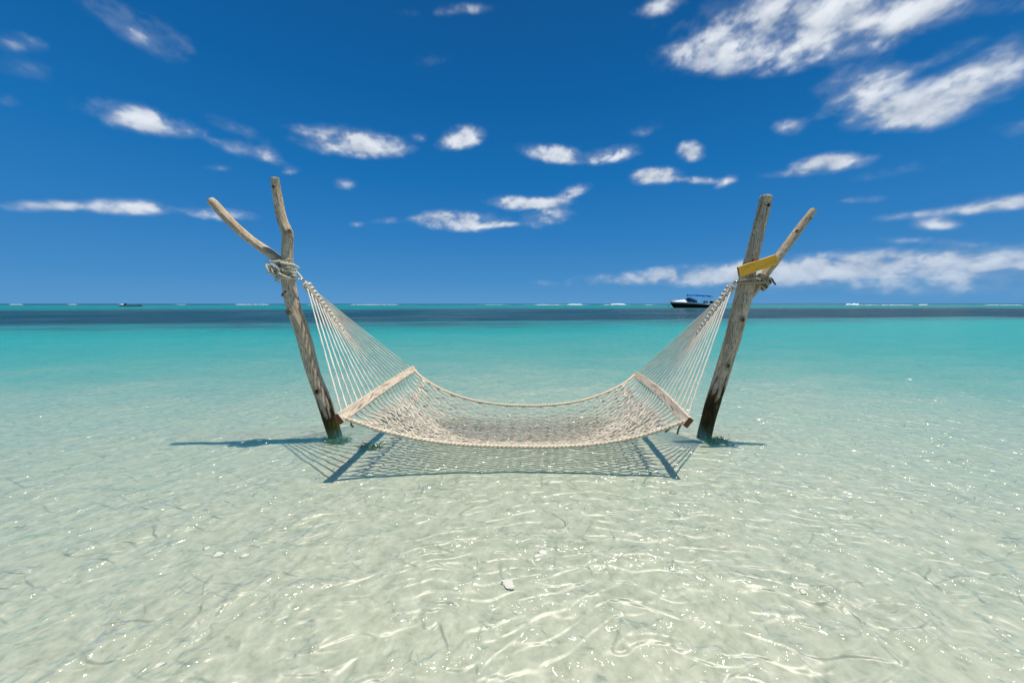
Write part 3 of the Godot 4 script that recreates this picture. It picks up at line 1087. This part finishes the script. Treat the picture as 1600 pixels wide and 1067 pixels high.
			cols.append(tone * (0.72 if p.y < 0.004 else 1.0) * (1.0 + 0.22 * n_wood.get_noise_2d(k * 0.5, j * 5.0 + 11.0)))
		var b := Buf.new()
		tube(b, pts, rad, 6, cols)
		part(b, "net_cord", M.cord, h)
	for e in 2:
		var keys := []
		for k in 25:
			var f := k / 24.0
			keys.append(net_point(f, 0.0 if e == 0 else 1.0) + Vector3(0, 0.004, 0.006 * (1.0 if e == 0 else -1.0)))
		var b := Buf.new()
		rope(b, keys, 0.0105, cream * Color(1.0, 0.93, 0.82), 420, 14, 3, 0.075)
		part(b, "edge_rope", M.cord, h)
	# loose tails under the bars
	for q in [[Vector3(0.97, 0.225, -1.985), Vector3(0.952, 0.195, -1.98), Vector3(0.945, 0.16, -1.98)], [Vector3(0.94, 0.215, -2.0), Vector3(0.905, 0.19, -1.99), Vector3(0.88, 0.17, -1.99)], [Vector3(-0.90, 0.262, -1.955), Vector3(-0.905, 0.225, -1.955), Vector3(-0.89, 0.215, -1.95)]]:
		var b := Buf.new()
		rope(b, q, 0.0055, Color(0.34, 0.27, 0.18), 14, 7)
		part(b, "loose_end", M.cord, h)


# ------------------------------------------------------------------ boats
func loft(b: Buf, stations: Array, col: Color) -> void:
	# each station: points from the keel up to the rail, port side; mirrored for starboard (z -> -z)
	for s in [1.0, -1.0]:
		for k in stations.size() - 1:
			for m in stations[k].size() - 1:
				var a: Vector3 = stations[k][m] * Vector3(1, 1, s)
				var c: Vector3 = stations[k + 1][m] * Vector3(1, 1, s)
				var d: Vector3 = stations[k + 1][m + 1] * Vector3(1, 1, s)
				var e: Vector3 = stations[k][m + 1] * Vector3(1, 1, s)
				if s > 0.0:
					b.quad(a, e, d, c, col)
				else:
					b.quad(a, c, d, e, col)


func build_boats() -> void:
	var boat := thing("motorboat", "black and white motorboat with a blue sun canopy moored on the far water", "boat", Vector3(43.3, 0.0, -87.0))
	boat.rotation.y = deg_to_rad(-14.0)
	# x runs from the bow (-4.7) to the stern (4.4)
	var hull := []
	var top := []
	var xs := [-4.7, -4.2, -3.4, -2.4, -1.0, 0.6, 2.2, 3.4, 4.3]
	for x in xs:
		var t: float = (x + 4.7) / 9.0
		var half := 1.32 * pow(minf(t / 0.5, 1.0), 0.55) + 0.02
		var keel := -0.45 + 1.55 * pow(maxf(0.0, 1.0 - t / 0.16), 1.5)
		var rail := 1.52 - 0.30 * smoothstep(0.0, 0.7, t) - 0.30 * smoothstep(0.68, 0.86, t)
		var band := rail - 0.34 + 0.10 * t
		hull.append([Vector3(x, keel, 0), Vector3(x + 0.0, lerpf(keel, band, 0.5), half * 0.74), Vector3(x, band, half * 0.97)])
		top.append([Vector3(x, band, half * 0.97), Vector3(x, rail, half), Vector3(x, rail + 0.03, half * 0.93)])
	var hb := Buf.new()
	loft(hb, hull, Color(0.012, 0.012, 0.014))
	hb.quad(Vector3(4.3, -0.45, 0), Vector3(4.3, 0.6, -1.28), Vector3(4.3, 0.6, 1.28), Vector3(4.3, -0.45, 0.01), Color(0.012, 0.012, 0.014))
	part(hb, "hull", M.paint, boat)
	var tb := Buf.new()
	loft(tb, top, Color(0.80, 0.80, 0.78))
	tb.quad(Vector3(4.29, 0.55, -1.25), Vector3(4.29, 0.95, -1.25), Vector3(4.29, 0.95, 1.25), Vector3(4.29, 0.55, 1.25), Color(0.75, 0.75, 0.73))
	part(tb, "gunwale", M.paint, boat)
	var db := Buf.new()
	# foredeck and cabin trunk, rising to the windscreen
	loft(db, [[Vector3(-4.6, 1.50, 0.08), Vector3(-4.6, 1.54, 0.0)], [Vector3(-3.6, 1.46, 0.70), Vector3(-3.6, 1.66, 0.0)], [Vector3(-2.4, 1.42, 1.0), Vector3(-2.4, 1.86, 0.0)], [Vector3(-1.2, 1.36, 1.18), Vector3(-1.2, 2.02, 0.0)], [Vector3(0.2, 1.30, 1.24), Vector3(0.2, 1.95, 0.0)]], Color(0.80, 0.80, 0.78))
	part(db, "foredeck", M.paint, boat)
	var cb := Buf.new()
	cuboid(cb, Vector3(2.2, 0.85, 0), Vector3(2.05, 0, 0), Vector3(0, 0.05, 0), Vector3(0, 0, 1.2), Color(0.7, 0.7, 0.68))
	part(cb, "cockpit_floor", M.paint, boat)
	for q in [[0.6, 0.55], [0.6, -0.55], [2.9, 0.0]]:
		var sb := Buf.new()
		cuboid(sb, Vector3(q[0] + 0.2, 1.3, q[1]), Vector3(0.28, 0, 0), Vector3(0, 0.38, 0), Vector3(0, 0, 0.3 if q[1] != 0.0 else 0.9), Color(0.6, 0.6, 0.58), 0.06)
		part(sb, "seat", M.matte, boat)
	var wb := Buf.new()
	var scr := [[Vector3(-1.5, 1.95, 0.0), Vector3(-0.9, 2.42, 0.0)], [Vector3(-1.35, 1.80, 0.7), Vector3(-0.75, 2.40, 0.62)], [Vector3(-0.6, 1.45, 1.2), Vector3(-0.2, 2.30, 1.05)], [Vector3(1.2, 1.32, 1.27), Vector3(0.9, 1.75, 1.2)]]
	loft(wb, scr, Color.WHITE)
	part(wb, "windscreen", M.glass, boat)
	var fb := Buf.new()
	for s in [1.0, -1.0]:
		var pk := []
		for q in scr:
			pk.append((q[1] as Vector3) * Vector3(1, 1, s))
		rope(fb, pk, 0.03, Color(0.03, 0.03, 0.035), 18, 6, 0)
	part(fb, "windscreen_frame", M.paint, boat)
	var can := Buf.new()
	var rows := []
	for k in 9:
		var x := -0.9 + 4.0 * k / 8.0
		var y := 3.12 + 0.12 * sin(PI * k / 8.0) - 0.02 * k + 0.03 * sin(k * 2.1)
		rows.append([Vector3(x, y - 0.30, 1.18), Vector3(x, y - 0.06, 1.10), Vector3(x, y + 0.06, 0.6), Vector3(x, y + 0.10, 0.0)])
	loft(can, rows, Color(0.02, 0.17, 0.55))
	part(can, "canopy", M.canvas, boat)
	var flap := Buf.new()
	rows = []
	for k in 4:
		var x := 3.2 + 1.3 * k / 3.0
		var y := 2.98 - 0.10 * k
		rows.append([Vector3(x, y - 0.16, 1.05), Vector3(x, y - 0.02, 0.95), Vector3(x, y + 0.02, 0.0)])
	loft(flap, rows, Color(0.012, 0.06, 0.17))
	part(flap, "canopy_flap", M.canvas, boat)
	for s in [1.0, -1.0]:
		for q in [[-0.6, -0.2, 1.3], [1.2, 0.8, 1.2], [2.9, 2.4, 1.15], [4.3, 3.4, 0.95]]:
			var pb := Buf.new()
			rope(pb, [Vector3(q[0], 2.95, 1.1 * s), Vector3(q[1], q[2], 1.22 * s)], 0.022, Color(0.6, 0.6, 0.6), 4, 6, 0)
			part(pb, "canopy_pole", M.metal, boat)
		var rail := Buf.new()
		rope(rail, [Vector3(-4.75, 1.95, 0.05 * s), Vector3(-3.9, 1.98, 0.6 * s), Vector3(-2.8, 1.95, 0.98 * s), Vector3(-1.7, 1.50, 1.2 * s)], 0.02, Color(0.7, 0.7, 0.7), 14, 6, 0)
		part(rail, "bow_rail", M.metal, boat)
		var mo := Buf.new()
		lump(mo, Vector3(4.55, 1.30, 0.42 * s), Vector3(0.42, -0.12, 0), Vector3(0.10, 0.36, 0), Vector3(0, 0, 0.26), Color(0.012, 0.012, 0.013), 0.1, 1.0)
		var om := part(mo, "outboard_motor", M.paint, boat)
		var lg := Buf.new()
		cuboid(lg, Vector3(4.82, 0.55, 0.42 * s), Vector3(0.13, 0.0, 0), Vector3(0.10, 0.62, 0), Vector3(0, 0, 0.08), Color(0.012, 0.012, 0.013))
		part(lg, "motor_leg", M.paint, om)
	var ml := Buf.new()
	rope(ml, [Vector3(-4.65, 1.35, 0), Vector3(-5.0, 0.8, 0.1), Vector3(-5.15, 0.1, 0.2), Vector3(-5.2, -0.3, 0.2)], 0.05, Color(0.40, 0.42, 0.12), 10, 6, 0)
	part(ml, "mooring_line", M.matte, boat)

	var sk := thing("fishing_boat", "tiny low fishing boat with a dark engine box out near the surf line", "boat", Vector3(-148.5, 0.0, -140.0))
	sk.rotation.y = deg_to_rad(46.0)
	sk.scale = Vector3(0.75, 0.75, 0.75)
	var sh := []
	for x in [-4.2, -3.4, -2.0, 0.0, 2.2, 4.2]:
		var t: float = (x + 4.2) / 8.4
		var half := 0.95 * pow(minf(t / 0.45, 1.0), 0.6) + 0.02
		var rail := 0.95 - 0.35 * smoothstep(0.0, 0.5, t)
		sh.append([Vector3(x, -0.3 + 0.8 * maxf(0.0, 0.15 - t) / 0.15, 0), Vector3(x, 0.2, half * 0.8), Vector3(x, rail, half)])
	var s1 := Buf.new()
	loft(s1, sh, Color(0.08, 0.20, 0.26))
	s1.quad(Vector3(4.2, -0.3, 0), Vector3(4.2, 0.6, -0.95), Vector3(4.2, 0.6, 0.95), Vector3(4.2, -0.3, 0.01), Color(0.04, 0.13, 0.16))
	part(s1, "hull", M.paint, sk)
	var s2 := Buf.new()
	loft(s2, [[Vector3(-4.1, 0.93, 0.1), Vector3(-4.1, 1.0, 0)], [Vector3(-3.2, 0.88, 0.7), Vector3(-3.2, 1.15, 0)], [Vector3(-2.4, 0.80, 0.85), Vector3(-2.4, 1.25, 0)]], Color(0.55, 0.62, 0.68))
	part(s2, "foredeck", M.paint, sk)
	var s3 := Buf.new()
	cuboid(s3, Vector3(-1.7, 1.0, 0), Vector3(0.55, 0, 0), Vector3(0.1, 0.55, 0), Vector3(0, 0, 0.5), Color(0.03, 0.03, 0.05), 0.1)
	part(s3, "engine_box", M.paint, sk)
	var s4 := Buf.new()
	cuboid(s4, Vector3(3.3, 0.75, 0), Vector3(0.4, 0, 0), Vector3(0, 0.22, 0), Vector3(0, 0, 0.5), Color(0.05, 0.08, 0.10), 0.08)
	part(s4, "stern_seat", M.paint, sk)


# ------------------------------------------------------------------ surf, weed, shells
func build_small() -> void:
	# breakers along the reef: [bearing as x per metre out, length, height]
	rng.seed = 40
	var list := [[0.945, 12.0, 1.3], [0.985, 26.0, 0.3], [1.07, 30.0, 0.4], [1.145, 6.0, 0.6], [1.37, 34.0, 0.35], [0.295, 15.0, 1.35], [0.262, 6.0, 0.4], [0.175, 16.0, 1.0], [0.10, 30.0, 0.45], [-0.05, 22.0, 0.3], [-0.72, 46.0, 0.6], [-0.92, 14.0, 0.35], [-0.38, 60.0, 0.5], [-1.22, 14.0, 0.5], [-1.38, 20.0, 0.55], [0.38, 8.0, 0.35], [-0.55, 16.0, 0.4]]
	for q in list:
		var dist: float = 350.0 / (0.982 + 0.188 * q[0])
		var said := "low thin line of white surf along the distant reef"
		if q[0] == 0.945:
			said = "tall white breaker on the reef just past the post with the yellow board"
		elif q[0] == 0.295:
			said = "tall white breaker on the reef, next one to the moored motorboat's bow"
		elif q[0] == 0.175:
			said = "second, slightly lower white breaker on the reef beyond the motorboat's bow"
		var t := thing("breaking_wave", said, "wave", Vector3(q[0] * dist, 0, -dist), "waves breaking on the reef")
		t.name = "breaking_wave" if q == list[0] else "breaking_wave_%03d" % list.find(q)
		var b := Buf.new()
		var n := int(q[1] * 2.6)
		for k in n:
			var f := (k + 0.5) / n
			var tall: float = q[2] * smoothstep(0.0, 0.15, f) * smoothstep(1.0, 0.8, f) * rng.randf_range(0.25, 1.0)
			lump(b, Vector3((f - 0.5) * q[1], tall * 0.3, rng.randf_range(-0.8, 0.8)), Vector3(rng.randf_range(0.6, 1.2), 0, 0), Vector3(0, tall * 0.75, 0), Vector3(0, 0, rng.randf_range(0.7, 1.4)), Color(0.85, 0.87, 0.88), 0.5, k * 1.3, 5, 7)
		part(b, "foam", M.matte, t)
		var bk := Buf.new()
		var pk := []
		for k in 9:
			pk.append(Vector3((k / 8.0 - 0.5) * q[1] * 1.5, q[2] * 0.12 * sin(PI * k / 8.0) - 0.15, 1.5))
		tube(bk, smooth_path(pk, 16), PackedFloat32Array([0.3]), 8, PackedColorArray([Color(0.05, 0.30, 0.30)]))
		part(bk, "wave_back", M.paint, t)

	# weed growing up along the channel's edge
	var wb := Buf.new()
	rng.seed = 9
	for k in 330:
		var d := rng.randf_range(16.4, 20.0) if k < 150 else rng.randf_range(19.0, 58.0) if k < 260 else rng.randf_range(56.0, 74.0)
		var ax := rng.randf_range(-1.7, 1.9) * d * 1.15
		var z := -(d + 0.188 * ax) / 0.982
		if z > -11.0:
			continue
		var sz := d * d * rng.randf_range(0.002, 0.007)
		var top := rng.randf_range(0.015, 0.05)
		lump(wb, Vector3(ax, -top - 0.1, z), Vector3(d * rng.randf_range(0.08, 0.36), 0, 0), Vector3(0, 0.1, 0), Vector3(0, 0, sz), Color(0.006, 0.034, 0.040).lerp(Color(0.008, 0.09, 0.10), rng.randf() * rng.randf()), 0.35, k * 2.7, 10, 16)
	var weed := part(wb, "seagrass", M.matte, self)
	weed.set_meta("kind", "stuff")
	weed.set_meta("label", "dark seagrass along the edge of the deep channel")
	weed.set_meta("category", "seagrass")

	# shell and coral pieces lying on the sand: x, z, size
	var bits := [[-0.011, -1.153, 0.0268], [0.119, -1.324, 0.0260], [-1.145, -1.303, 0.0186], [-1.223, -1.339, 0.0120], [-1.043, -1.303, 0.0151], [-0.956, -0.870, 0.0124], [0.985, -1.117, 0.0120]]
	for k in bits.size():
		var q: Array = bits[k]
		var b := Buf.new()
		var y := bed(q[0], q[1])
		var turn := rng.randf_range(0, TAU)
		var ex := Vector3(cos(turn), 0, sin(turn))
		lump(b, Vector3.ZERO, ex * q[2], Vector3(0, 0.002 + q[2] * 0.08, 0), ex.cross(Vector3.UP) * q[2] * rng.randf_range(0.55, 0.85), Color(0.55, 0.54, 0.49), 0.9, k * 3.3, 6, 14)
		var o := part(b, "shell" if k == 0 else "shell_%03d" % k, M.matte, self)
		o.position = Vector3(q[0], y + 0.001, q[1])
		tag(o, "largest flat pale shell fragment lying on the sand under clear water" if k == 0 else "oval pale shell fragment lying between the hammock and the largest fragment" if k == 1 else "small pale shell fragment lying on the sand", "shell", "shell fragments on the sand")

	# weed at the posts' feet
	var spots := [["green seaweed clinging to the foot of the post with the long curved limb", Vector3(-1.275, 0, -2.52), 0.06, 90], ["small green seaweed tuft on the sand in the shade of the hammock's corner", Vector3(-0.98, 0, -2.38), 0.05, 80], ["green seaweed round the foot of the post with the yellow board", Vector3(1.475, 0, -2.50), 0.06, 110]]
	for k in spots.size():
		var at: Vector3 = spots[k][1]
		at.y = bed(at.x, at.z)
		var b := Buf.new()
		for m in spots[k][3]:
			var g := rng.randf_range(0, TAU)
			var rr: float = spots[k][2] * sqrt(rng.randf())
			var p := Vector3(cos(g) * rr * 1.5, 0, sin(g) * rr * 0.7)
			var lean := Vector3(rng.randf_range(-1, 1), 0, rng.randf_range(-1, 1)) * 0.05
			var tall := rng.randf_range(0.012, 0.035)
			var col := Color(0.035, 0.085, 0.012).lerp(Color(0.10, 0.16, 0.03), rng.randf())
			tube(b, smooth_path([p, p + lean * 0.4 + Vector3(0, tall * 0.6, 0), p + lean + Vector3(0, tall, 0)], 5), PackedFloat32Array([0.003, 0.0035, 0.003, 0.0025, 0.002, 0.001]), 5, PackedColorArray([col]))
		var o := part(b, "seaweed" if k == 0 else "seaweed_%03d" % k, M.leaf, self)
		o.position = at
		tag(o, spots[k][0], "seaweed", "")


func _ready() -> void:
	rng.seed = 1
	build_air()
	print("air ", Time.get_ticks_msec())
	build_sea()
	print("sea ", Time.get_ticks_msec())
	build_materials()
	build_posts()
	build_lashings()
	build_hammock()
	print("hammock ", Time.get_ticks_msec())
	build_boats()
	build_small()
	print("all ", Time.get_ticks_msec())
